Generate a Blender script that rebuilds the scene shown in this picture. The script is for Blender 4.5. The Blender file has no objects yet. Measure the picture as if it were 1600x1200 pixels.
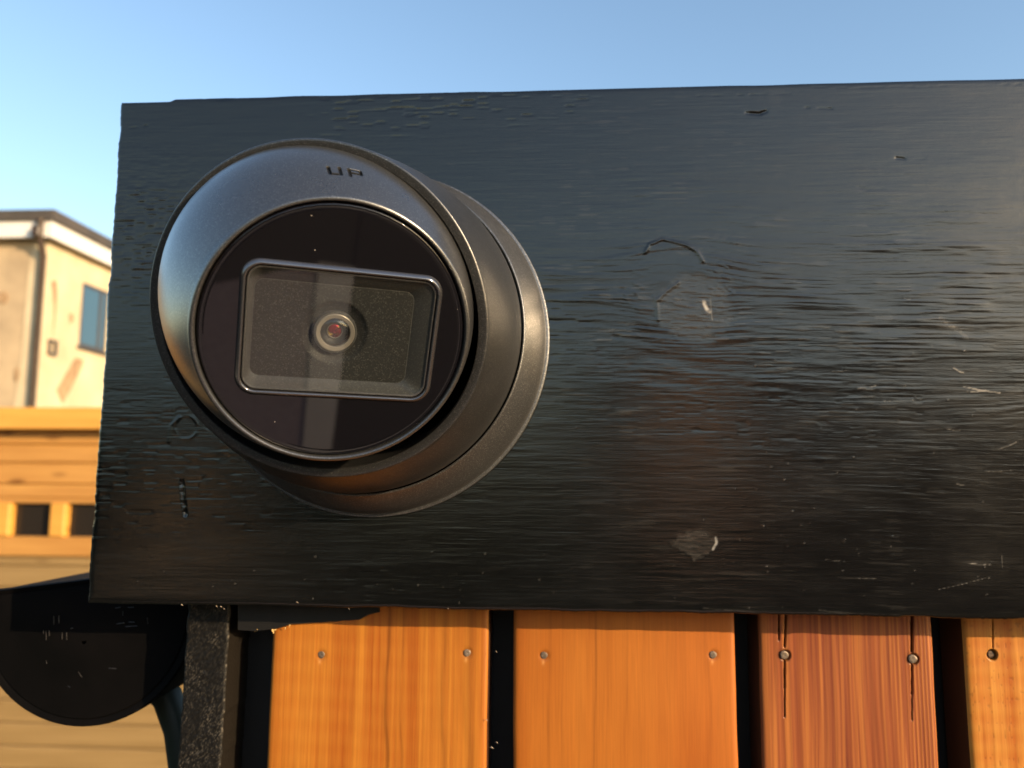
import bpy, bmesh, math, random
import numpy as np
from mathutils import Vector, Matrix

random.seed(7)
rng = np.random.default_rng(7)
scene = bpy.context.scene
C = scene.collection
MM = 0.001
Z0 = 1.90                      # height of the security camera above the ground

# ------------------------------------------------------------------ camera
F_PX = 1244.35
CAM = np.array([0.06871, -0.28478, -0.04977 + Z0])
YAW, PITCH, ROLL = 0.0644, 0.1177, 0.0066


def cam_axes():
    cy, sy = math.cos(YAW), math.sin(YAW)
    cp, sp = math.cos(PITCH), math.sin(PITCH)
    cr, sr = math.cos(ROLL), math.sin(ROLL)
    w = np.array([-sy * cp, cy * cp, sp])
    r = np.array([cy, sy, 0.0])
    u = np.cross(r, w)
    return r * cr + u * sr, -r * sr + u * cr, w


AX = cam_axes()
cam_data = bpy.data.cameras.new('camera')
cam = bpy.data.objects.new('camera', cam_data)
C.objects.link(cam)
scene.camera = cam
cam_data.sensor_width = 36
cam_data.lens = F_PX / 1600 * 36
cam_data.clip_start = 0.01
cam_data.clip_end = 3000
cam_data.dof.use_dof = True
cam_data.dof.focus_distance = 0.245
cam_data.dof.aperture_fstop = cam_data.lens / 2.0
M = Matrix.Identity(4)
for i in range(3):
    M[i][0], M[i][1], M[i][2], M[i][3] = AX[0][i], AX[1][i], -AX[2][i], CAM[i]
cam.matrix_world = M

# ------------------------------------------------------------------ light
SUN_EL, SUN_AZ = math.radians(15), math.radians(55)   # azimuth: to the right of the board's outward normal
sun_dir = np.array([math.sin(SUN_AZ) * math.cos(SUN_EL), -math.cos(SUN_AZ) * math.cos(SUN_EL), math.sin(SUN_EL)])
sl = bpy.data.lights.new('sun', 'SUN')
sl.energy = 3.3
sl.angle = math.radians(0.5)
sl.color = (1.0, 0.74, 0.46)
sun = bpy.data.objects.new('sun', sl)
C.objects.link(sun)
sun.rotation_euler = Vector(-sun_dir).to_track_quat('-Z', 'Y').to_euler()
sun.location = (3, -6, 5)

world = bpy.data.worlds.new('World')
scene.world = world
world.use_nodes = True
wn = world.node_tree
bg = wn.nodes['Background']
sky = wn.nodes.new('ShaderNodeTexSky')
sky.sky_type = 'NISHITA'
sky.sun_disc = False
sky.sun_elevation = SUN_EL
# node: rotation 0 puts the sun on +Y, growing clockwise seen from above
sky.sun_rotation = math.atan2(sun_dir[0], sun_dir[1])
sky.altitude = 50
sky.air_density = 1.2
sky.dust_density = 1.2
sky.ozone_density = 2.0
wn.links.new(sky.outputs[0], bg.inputs[0])
bg.inputs[1].default_value = 0.15

vs = scene.view_settings
vs.view_transform = 'Standard'
vs.look = 'None'
vs.gamma = 1
vs.use_curve_mapping = False
vs.exposure = 1.0


# ------------------------------------------------------------------ helpers
def at(px, py, y):
    """world point on the vertical plane at depth y seen at photograph pixel (px, py)"""
    d = AX[2] + AX[0] * ((px - 800) / F_PX) - AX[1] * ((py - 600) / F_PX)
    t = (y - CAM[1]) / d[1]
    return CAM + d * t


def atmm(px, py, y=0.0):
    p = at(px, py, y * MM)
    return p[0] * 1000, (p[2] - Z0) * 1000


def tag(o, label=None, cat=None, group=None, kind=None):
    if label: o['label'] = label
    if cat: o['category'] = cat
    if group: o['group'] = group
    if kind: o['kind'] = kind
    return o


def empty(name, loc=(0, 0, 0)):
    o = bpy.data.objects.new(name, None)
    o.empty_display_size = 0.05
    o.location = loc
    C.objects.link(o)
    return o


def link(name, me, mat=None, parent=None):
    o = bpy.data.objects.new(name, me)
    C.objects.link(o)
    if mat is not None and not me.materials: me.materials.append(mat)
    if parent is not None:
        o.parent = parent
        # every parent empty is placed without rotation; keep world coordinates in the mesh
        w = Vector(parent.location)
        q = parent.parent
        while q is not None:
            w += q.location
            q = q.parent
        o.location = -w
    return o


def mesh(name, verts, faces, mat=None, parent=None, smooth=True, sharp=35):
    me = bpy.data.meshes.new(name)
    me.from_pydata([tuple(map(float, v)) for v in verts], [], [tuple(map(int, f)) for f in faces])
    me.update()
    o = link(name, me, mat, parent)
    if smooth:
        me.polygons.foreach_set('use_smooth', [True] * len(me.polygons))
        me.set_sharp_from_angle(angle=math.radians(sharp))
    return o


class MB:
    """collects boxes and tubes, builds them as one mesh (coordinates in metres)"""
    def __init__(s):
        s.v, s.f = [], []

    def box(s, x0, x1, y0, y1, z0, z1, bev=0.0):
        b = min(bev, (x1 - x0) / 3, (y1 - y0) / 3, (z1 - z0) / 3)
        n = len(s.v)
        if b <= 0:
            s.v += [(x, y, z) for x in (x0, x1) for y in (y0, y1) for z in (z0, z1)]
            s.f += [[n + i for i in q] for q in ((0, 1, 3, 2), (4, 6, 7, 5), (0, 4, 5, 1), (2, 3, 7, 6), (0, 2, 6, 4), (1, 5, 7, 3))]
            return s
        bm = bmesh.new()
        bmesh.ops.create_cube(bm, size=1)
        for v in bm.verts:
            v.co = Vector((x0 if v.co.x < 0 else x1, y0 if v.co.y < 0 else y1, z0 if v.co.z < 0 else z1))
        bmesh.ops.bevel(bm, geom=bm.edges[:], offset=b, segments=1, affect='EDGES')
        bm.verts.index_update()
        s.v += [tuple(v.co) for v in bm.verts]
        s.f += [[n + v.index for v in f.verts] for f in bm.faces]
        bm.free()
        return s

    def tube(s, pts, r, seg=14, cap=True):
        n0 = len(s.v)
        pts = [Vector(p) for p in pts]
        for i, p in enumerate(pts):
            d = (pts[min(i + 1, len(pts) - 1)] - pts[max(i - 1, 0)]).normalized()
            a = d.orthogonal().normalized() if i == 0 else (a - d * a.dot(d)).normalized()
            b = d.cross(a)
            rr_ = r[i] if hasattr(r, '__len__') else r
            for k in range(seg):
                t = 2 * math.pi * k / seg
                s.v.append(tuple(p + (a * math.cos(t) + b * math.sin(t)) * rr_))
        for i in range(len(pts) - 1):
            for k in range(seg):
                a0 = n0 + i * seg + k
                a1 = n0 + i * seg + (k + 1) % seg
                s.f.append([a0, a1, a1 + seg, a0 + seg])
        if cap:
            s.f.append([n0 + k for k in range(seg)][::-1])
            s.f.append([n0 + (len(pts) - 1) * seg + k for k in range(seg)])
        return s

    def build(s, name, mat, parent=None, smooth=True, sharp=35):
        return mesh(name, s.v, s.f, mat, parent, smooth, sharp)


def loops_mesh(loops, close_last=False):
    """quads between successive closed loops of equal length"""
    n = len(loops[0])
    v = np.concatenate(loops)
    f = []
    for i in range(len(loops) - 1):
        for k in range(n):
            a, b = i * n + k, i * n + (k + 1) % n
            f.append([a, b, b + n, a + n])
    if close_last:
        f.append([(len(loops) - 1) * n + k for k in range(n)])
    return v, f


# value noise, vectorised
def _hash(ix, iy, seed):
    h = (ix.astype(np.int64) * 374761393 + iy.astype(np.int64) * 668265263 + seed * 974634777) & 0x7fffffff
    h = ((h ^ (h >> 13)) * 1274126177) & 0x7fffffff
    h = (h ^ (h >> 16)) & 0xffffff
    return h / float(0xffffff)


def vn(x, y, seed=0):
    x, y = np.broadcast_arrays(np.asarray(x, float), np.asarray(y, float))
    ix, iy = np.floor(x), np.floor(y)
    fx, fy = x - ix, y - iy
    fx = fx * fx * fx * (fx * (fx * 6 - 15) + 10)
    fy = fy * fy * fy * (fy * (fy * 6 - 15) + 10)
    a, b = _hash(ix, iy, seed), _hash(ix + 1, iy, seed)
    c, d = _hash(ix, iy + 1, seed), _hash(ix + 1, iy + 1, seed)
    return (a * (1 - fx) + b * fx) * (1 - fy) + (c * (1 - fx) + d * fx) * fy


def fbm(x, y, seed=0, o=4):
    s, a, t = 0, 0.5, 0
    for i in range(o):
        s = s + a * vn(x * 2 ** i, y * 2 ** i, seed + 17 * i)
        t += a
        a *= 0.5
    return s / t


def gs(x, c, w):
    return np.exp(-((x - c) / w) ** 2)


def sstep(a, b, x):
    t = np.clip((x - a) / (b - a), 0, 1)
    return t * t * (3 - 2 * t)


def seg_dist(X, Z, a, b):
    ax, az = a
    bx, bz = b
    dx, dz = bx - ax, bz - az
    t = np.clip(((X - ax) * dx + (Z - az) * dz) / (dx * dx + dz * dz + 1e-9), 0, 1)
    return np.hypot(X - ax - t * dx, Z - az - t * dz)


def poly_dist(X, Z, pts):
    d = np.full(X.shape, 1e9)
    for a, b in zip(pts[:-1], pts[1:]):
        d = np.minimum(d, seg_dist(X, Z, a, b))
    return d


def slab(name, xs, zs, y_front, thick, height, color, mat, parent, edge=None, smooth=True, side_tone=None):
    """timber board: a finely gridded front with real relief (mm), four sides and a back.
    height, color: arrays [len(zs), len(xs)] / [.., .., 3]; edge: function (X, Z) -> (X, Z) roughening the outline"""
    X, Z = np.meshgrid(xs, zs)
    if edge: X, Z = edge(X, Z)
    nz, nx = X.shape
    Y = y_front - height
    V = np.stack([X, Y, Z], -1).reshape(-1, 3)
    idx = np.arange(nx * nz).reshape(nz, nx)
    q = np.stack([idx[:-1, :-1], idx[:-1, 1:], idx[1:, 1:], idx[1:, :-1]], -1).reshape(-1, 4)
    per = np.concatenate([idx[0, :-1], idx[:-1, -1], idx[-1, :0:-1], idx[:0:-1, 0]])
    n0 = len(V)
    side = V[per].copy()
    side2 = V[per].copy()
    cx, cz = X.mean(), Z.mean()
    side2[:, 1] = y_front + thick
    V = np.concatenate([V, side, side2])
    m = len(per)
    a = n0 + np.arange(m)
    b = n0 + (np.arange(m) + 1) % m
    qs = np.stack([b, a, a + m, b + m], -1)
    quads = np.concatenate([q, qs])
    me = bpy.data.meshes.new(name)
    nf = len(quads) + 1
    me.vertices.add(len(V))
    W = V * MM
    W[:, 2] += Z0
    me.vertices.foreach_set('co', W.astype(np.float32).ravel())
    loops = np.concatenate([quads.ravel(), n0 + m + np.arange(m)])
    me.loops.add(len(loops))
    me.loops.foreach_set('vertex_index', loops.astype(np.int32))
    me.polygons.add(nf)
    st = np.concatenate([np.arange(len(quads)) * 4, [len(quads) * 4]])
    me.polygons.foreach_set('loop_start', st.astype(np.int32))
    me.update(calc_edges=True)
    sm = np.zeros(nf, bool)
    sm[:len(q)] = smooth
    me.polygons.foreach_set('use_smooth', sm)
    col = np.ones((len(V), 4), np.float32)
    col[:n0, :3] = color.reshape(-1, 3)
    pc = color.reshape(-1, 3)[per]
    if side_tone is not None: pc = np.array(side_tone)
    col[n0:n0 + m, :3] = pc
    col[n0 + m:, :3] = pc
    at_ = me.color_attributes.new('tone', 'FLOAT_COLOR', 'POINT')
    at_.data.foreach_set('color', col.ravel())
    me.validate()
    return link(name, me, mat, parent)


# ------------------------------------------------------------------ materials
class N:
    def __init__(s, name):
        s.m = bpy.data.materials.new(name)
        s.m.use_nodes = True
        s.t = s.m.node_tree
        s.b = s.t.nodes['Principled BSDF']
        s.out = s.t.nodes['Material Output']
        s.tc = s.t.nodes.new('ShaderNodeTexCoord')

    def n(s, kind, **kw):
        o = s.t.nodes.new('ShaderNode' + kind)
        for k, v in kw.items():
            if k[0] == '_': setattr(o, k[1:], v)
            else: o.inputs[k.replace('__', ' ')].default_value = v
        return o

    def l(s, a, b):
        s.t.links.new(a, b)

    def coord(s, scale=(1, 1, 1), rot=(0, 0, 0)):
        m = s.n('Mapping')
        m.inputs['Scale'].default_value = scale
        m.inputs['Rotation'].default_value = rot
        s.l(s.tc.outputs['Object'], m.inputs['Vector'])
        return m.outputs[0]

    def noise(s, scale, detail=3, vec=None, rough=0.5, dist=0):
        o = s.n('TexNoise', Scale=scale, Detail=detail, Roughness=rough, Distortion=dist)
        if vec is None: vec = s.tc.outputs['Object']
        s.l(vec, o.inputs['Vector'])
        return o.outputs['Fac']

    def ramp(s, fac, stops):
        r = s.n('ValToRGB')
        e = r.color_ramp.elements
        while len(e) < len(stops): e.new(0.5)
        for i, (p, c) in enumerate(stops):
            e[i].position = p
            e[i].color = (c, c, c, 1) if not hasattr(c, '__len__') else (*c, 1)
        s.l(fac, r.inputs[0])
        return r.outputs[0]

    def bump(s, h, dist, strength=1.0, prev=None):
        b = s.n('Bump', Strength=strength, Distance=dist)
        s.l(h, b.inputs['Height'])
        if prev is not None: s.l(prev, b.inputs['Normal'])
        return b.outputs[0]

    def set(s, base=None, rough=None, metal=None, spec=None, **kw):
        i = s.b.inputs
        if base is not None: i['Base Color'].default_value = (*base, 1)
        if rough is not None: i['Roughness'].default_value = rough
        if metal is not None: i['Metallic'].default_value = metal
        if spec is not None: i['Specular IOR Level'].default_value = spec
        for k, v in kw.items(): i[k.replace('__', ' ')].default_value = v
        return s


def m_housing(name, base=0.16, rough=0.36, metal=0.85, flake=1.0):
    m = N(name).set(rough=rough, metal=metal)
    v = m.n('TexVoronoi', Scale=5200)
    m.l(m.tc.outputs['Object'], v.inputs['Vector'])
    sp = m.n('SeparateColor')
    m.l(v.outputs['Color'], sp.inputs[0])
    c = m.ramp(sp.outputs[0], [(0.0, [base * .82] * 3), (0.85, [base * 1.05] * 3), (1.0, [min(1, base * (1.4 + flake)), min(1, base * (1.35 + flake)), min(1, base * (1.2 + flake))])])
    m.l(c, m.b.inputs['Base Color'])
    n1 = m.noise(3800, 2)
    n2 = m.noise(900, 2)
    b = m.bump(n1, 0.000012 * flake, 1.0)
    b = m.bump(n2, 0.000008, 1.0, b)
    m.l(b, m.b.inputs['Normal'])
    g = m.noise(60, 4)
    r = m.ramp(g, [(0.3, rough - .03), (0.7, rough + .05)])
    m.l(r, m.b.inputs['Roughness'])
    return m.m


MAT = {}
MAT['housing'] = m_housing('black metallic housing', 0.10, 0.36)
MAT['ring'] = m_housing('satin metallic base ring', 0.15, 0.38, flake=1.5)
MAT['ball'] = m_housing('black satin ball shell', 0.155, 0.29, flake=0.5)
MAT['plate'] = m_housing('speckled lens plate', 0.018, 0.55, 0.0, 2.2)
MAT['plate'].node_tree.nodes['Principled BSDF'].inputs['Specular IOR Level'].default_value = 0.12
MAT['frame'] = m_housing('matte window frame', 0.05, 0.33, 0.2, 0.5)
MAT['frame'].node_tree.nodes['Principled BSDF'].inputs['Specular IOR Level'].default_value = 0.3

m = N('glossy black face').set((0.004, 0.0035, 0.005), 0.02, 0, 0.5, IOR=1.58)
v = m.n('TexVoronoi', Scale=420)
m.l(m.tc.outputs['Object'], v.inputs['Vector'])
sp = m.n('SeparateColor')
m.l(v.outputs['Color'], sp.inputs[0])
mt = m.n('Math', _operation='LESS_THAN'); mt.inputs[1].default_value = 0.05
m.l(v.outputs['Distance'], mt.inputs[0])
mt2 = m.n('Math', _operation='GREATER_THAN'); mt2.inputs[1].default_value = 0.88
m.l(sp.outputs[0], mt2.inputs[0])
mt3 = m.n('Math', _operation='MULTIPLY'); m.l(mt.outputs[0], mt3.inputs[0]); m.l(mt2.outputs[0], mt3.inputs[1])
m.l(m.ramp(mt3.outputs[0], [(0, (0.004, 0.0035, 0.005)), (1, (0.35, 0.32, 0.28))]), m.b.inputs['Base Color'])
m.l(m.ramp(mt3.outputs[0], [(0, 0.02), (1, 0.6)]), m.b.inputs['Roughness'])
MAT['gloss'] = m.m

MAT['bezel'] = N('polished dark bezel').set((0.16, 0.16, 0.17), 0.12, 0.85).m
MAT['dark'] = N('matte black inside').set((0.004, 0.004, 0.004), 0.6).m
MAT['lensring'] = N('grey lens ring').set((0.19, 0.17, 0.145), 0.35, 0.3).m


def m_pane(name, ior, tint=(1, 1, 1), rough=0.0):
    m = N(name)
    m.t.nodes.remove(m.b)
    tr = m.n('BsdfTransparent'); tr.inputs[0].default_value = (*tint, 1)
    gl = m.n('BsdfGlossy', Roughness=rough)
    fr = m.n('Fresnel')
    ge = m.n('NewGeometry')
    mr = m.n('MapRange'); mr.inputs['To Min'].default_value = ior; mr.inputs['To Max'].default_value = 1 / ior
    m.l(ge.outputs['Backfacing'], mr.inputs['Value']); m.l(mr.outputs[0], fr.inputs['IOR'])
    mx = m.n('MixShader')
    m.l(fr.outputs[0], mx.inputs[0]); m.l(tr.outputs[0], mx.inputs[1]); m.l(gl.outputs[0], mx.inputs[2])
    m.l(mx.outputs[0], m.out.inputs[0])
    return m.m


MAT['pane'] = m_pane('clear camera window', 1.8, (0.93, 0.95, 0.93))
MAT['lens_glass'] = m_pane('lens glass', 1.6, (0.9, 0.9, 0.9))
m = N('coated inner lens').set((0.25, 0.02, 0.03), 0.08, 0.7)
m.l(m.ramp(m.noise(700, 1), [(0.42, (0.35, 0.02, 0.04)), (0.55, (0.08, 0.01, 0.02)), (0.68, (0.6, 0.4, 0.08))]), m.b.inputs['Base Color'])
MAT['coat'] = m.m


def m_paint():
    m = N('glossy black paint on timber').set(rough=0.2, spec=0.85, Specular__Tint=(1.0, 0.94, 0.86, 1))
    a = m.n('VertexColor', _layer_name='tone')
    m.l(a.outputs['Color'], m.b.inputs['Base Color'])
    sp = m.n('SeparateColor'); m.l(a.outputs['Color'], sp.inputs[0])
    vec = m.coord((12, 12, 420))
    n1 = m.noise(1, 4, vec, 0.6)
    n2 = m.noise(2200, 2)
    b = m.bump(n1, 0.00010, 0.5)
    b = m.bump(m.noise(1, 3, m.coord((70, 70, 1500)), 0.6), 0.00006, 0.7, b)
    b = m.bump(n2, 0.00004, 0.5, b)
    m.l(b, m.b.inputs['Normal'])
    g = m.noise(1, 3, m.coord((9, 9, 22)))
    g2 = m.noise(1, 5, m.coord((55, 55, 160)), 0.7)
    mg = m.n('Math', _operation='MULTIPLY_ADD'); mg.inputs[1].default_value = 0.45; m.l(g2, mg.inputs[0])
    mh = m.n('Math', _operation='MULTIPLY'); mh.inputs[1].default_value = 0.55; m.l(g, mh.inputs[0]); m.l(mh.outputs[0], mg.inputs[2])
    r1 = m.ramp(mg.outputs[0], [(0.38, 0.13), (0.62, 0.24)])
    r2 = m.ramp(sp.outputs[0], [(0.03, 0.0), (0.12, 0.35)])
    ad = m.n('Math', _operation='ADD'); m.l(r1, ad.inputs[0]); m.l(r2, ad.inputs[1])
    m.l(ad.outputs[0], m.b.inputs['Roughness'])
    return m.m


MAT['paint'] = m_paint()


def m_tone(name, rough, bscale, bdist, spec=0.4):
    m = N(name).set(rough=rough, spec=spec)
    a = m.n('VertexColor', _layer_name='tone')
    n1 = m.noise(1, 4, m.coord((1500, 1500, 40)), 0.65)
    mx = m.n('MixRGB', _blend_type='MULTIPLY', Fac=1.0)
    m.l(a.outputs['Color'], mx.inputs[1])
    m.l(m.ramp(n1, [(0.3, 0.86), (0.7, 1.08)]), mx.inputs[2])
    m.l(mx.outputs[0], m.b.inputs['Base Color'])
    m.l(m.bump(m.noise(1, 4, m.coord(bscale), 0.6), bdist, 0.6), m.b.inputs['Normal'])
    return m.m


MAT['cedar'] = m_tone('oiled cedar cladding', 0.42, (1800, 1800, 50), 0.00006)


def m_simple(name, c1, c2, rough, scale=(8, 8, 8), bd=0.0, detail=4, spec=0.4, bscale=None):
    m = N(name).set(rough=rough, spec=spec)
    n1 = m.noise(1, detail, m.coord(scale), 0.6)
    m.l(m.ramp(n1, [(0.3, c1), (0.7, c2)]), m.b.inputs['Base Color'])
    if bd:
        m.l(m.bump(n1 if bscale is None else m.noise(1, detail, m.coord(bscale), 0.6), bd, 0.7), m.b.inputs['Normal'])
    return m.m


MAT['rough_black'] = m_simple('rough sawn black painted timber', (0.006, 0.005, 0.004), (0.022, 0.018, 0.014), 0.55, (700, 700, 300), 0.0004)
MAT['black_side'] = m_simple('black painted backing', (0.004, 0.0035, 0.003), (0.008, 0.007, 0.006), 0.6, (200, 200, 40), 0.0001)
MAT['plastic'] = m_simple('black moulded plastic', (0.003, 0.003, 0.003), (0.005, 0.0045, 0.0045), 0.6, (60, 60, 60), 0.00004, spec=0.02, bscale=(900, 900, 900))
MAT['green_pipe'] = m_simple('dark green plastic pipe', (0.006, 0.011, 0.006), (0.010, 0.016, 0.009), 0.5, (30, 30, 30))
MAT['steel'] = m_simple('weathered nail steel', (0.12, 0.085, 0.06), (0.27, 0.21, 0.16), 0.5, (1500, 1500, 1500), 0.00008)
MAT['steel'].node_tree.nodes['Principled BSDF'].inputs['Metallic'].default_value = 0.4
MAT['rust'] = m_simple('rusted nail', (0.03, 0.018, 0.01), (0.10, 0.05, 0.02), 0.6, (1500, 1500, 1500), 0.00008)
MAT['splinter'] = m_simple('torn pale wood fibre', (0.65, 0.40, 0.14), (0.75, 0.52, 0.22), 0.7, (900, 900, 900))
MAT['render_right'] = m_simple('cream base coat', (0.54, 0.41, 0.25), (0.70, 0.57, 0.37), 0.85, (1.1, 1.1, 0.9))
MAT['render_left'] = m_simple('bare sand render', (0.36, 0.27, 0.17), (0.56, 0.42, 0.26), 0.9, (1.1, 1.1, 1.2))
MAT['stain'] = m_simple('brown render stain', (0.26, 0.16, 0.09), (0.48, 0.32, 0.17), 0.9, (5, 5, 5))
MAT['white'] = m_simple('white fascia', (0.78, 0.74, 0.68), (0.82, 0.79, 0.74), 0.5, (3, 3, 3))
MAT['roof'] = m_simple('brown grey roof edge', (0.06, 0.05, 0.04), (0.10, 0.08, 0.065), 0.6, (3, 3, 3))
MAT['brown'] = m_simple('brown downpipe', (0.05, 0.032, 0.022), (0.07, 0.045, 0.03), 0.4, (3, 3, 3))
MAT['slate'] = m_simple('dark window frame grey', (0.055, 0.05, 0.05), (0.08, 0.07, 0.065), 0.4, (3, 3, 3))
MAT['winglass'] = N('window glass').set((0.05, 0.11, 0.17), 0.06, 0.0, 0.9).m
MAT['darkglass'] = N('dark shed glass').set((0.02, 0.016, 0.013), 0.12, 0.0, 0.3).m


def m_shed(name, c1, c2):
    m = N(name).set(rough=0.55)
    n1 = m.noise(1, 4, m.coord((1.5, 1.5, 26)), 0.6)
    kn = m.n('TexVoronoi', Scale=1.0)
    m.l(m.coord((2.2, 2.2, 7)), kn.inputs['Vector'])
    k = m.ramp(kn.outputs['Distance'], [(0.05, (0.45, 0.36, 0.25)), (0.17, (1, 1, 1))])
    mx = m.n('MixRGB', _blend_type='MULTIPLY', Fac=1.0)
    m.l(m.ramp(n1, [(0.3, c1), (0.7, c2)]), mx.inputs[1]); m.l(k, mx.inputs[2])
    m.l(mx.outputs[0], m.b.inputs['Base Color'])
    return m.m


MAT['shed'] = m_shed('honey stained softwood', (0.42, 0.19, 0.040), (0.54, 0.27, 0.065))
MAT['shed_pale'] = m_shed('pale softwood cladding', (0.25, 0.155, 0.055), (0.32, 0.205, 0.08))
MAT['shed_bright'] = m_shed('fresh golden trim', (0.62, 0.29, 0.045), (0.72, 0.36, 0.065))
MAT['ground'] = m_simple('trodden earth and worn grass', (0.022, 0.024, 0.012), (0.045, 0.042, 0.022), 0.95, (1.3, 1.3, 1.3))
MAT['mirror_paving'] = m_simple('pale sandstone edging', (0.74, 0.60, 0.46), (0.84, 0.70, 0.54), 0.8, (5, 5, 5))
MAT['mirror_gravel'] = m_simple('red brown gravel', (0.34, 0.24, 0.22), (0.46, 0.34, 0.30), 0.9, (40, 40, 40))
MAT['mirror_lawn'] = m_simple('near black mirrored ground', (0.005, 0.008, 0.003), (0.009, 0.014, 0.005), 0.9, (30, 30, 30))
MAT['leaf'] = m_simple('dark hedge leaves', (0.012, 0.020, 0.007), (0.03, 0.045, 0.015), 0.7, (4, 4, 4))
MAT['post'] = m_simple('orange brown timber post', (0.30, 0.14, 0.06), (0.38, 0.19, 0.08), 0.6, (20, 20, 2))
MAT['brick'] = m_simple('shaded brick', (0.10, 0.05, 0.035), (0.16, 0.085, 0.06), 0.9, (6, 6, 10))
MAT['tile'] = m_simple('dark roof tile', (0.04, 0.035, 0.035), (0.07, 0.06, 0.055), 0.8, (6, 6, 6))

# ------------------------------------------------------------------ ground
gx = np.array([-1500, -200, -30, -10, -4, -1, 1, 4, 10, 30, 200, 1500.])
gv = [(x, y, 0) for y in gx for x in gx]
gf = [(j * 12 + i, j * 12 + i + 1, (j + 1) * 12 + i + 1, (j + 1) * 12 + i) for j in range(11) for i in range(11)]
tag(mesh('ground', gv, gf, MAT['ground'], smooth=False), kind='structure')

# unseen ground wedges, added and coloured for the bands mirrored in the camera's glass


def wedge(name, a0, a1, r0, r1, z, mat):
    v = [(r * math.sin(math.radians(a)), -r * math.cos(math.radians(a)), z) for a, r in ((a0, r0), (a0, r1), (a1, r1), (a1, r0))]
    return tag(mesh(name, v, [(0, 1, 2, 3)], mat, smooth=False), kind='structure')


wedge('mirror_path', -35, 26.7, 1.0, 2.75, 0.004, MAT['mirror_gravel'])
wedge('mirror_edging', 26.7, 29.8, 1.0, 2.75, 0.012, MAT['mirror_paving'])
wedge('mirror_lawn', 29.8, 80, 1.0, 12, 0.008, MAT['mirror_lawn'])

# ------------------------------------------------------------------ gate: black top board, cedar planks
gate = empty('timber_gate', (0.1, 0.03, 0))
tag(gate, 'cedar plank gate with a wide glossy black board across its top, under the camera', 'gate')

PX = F_PX / (-CAM[1] * 1000)     # photograph pixels per mm on the board
XL, ZT, ZB = -103.1, 95.6, -95.6


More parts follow.
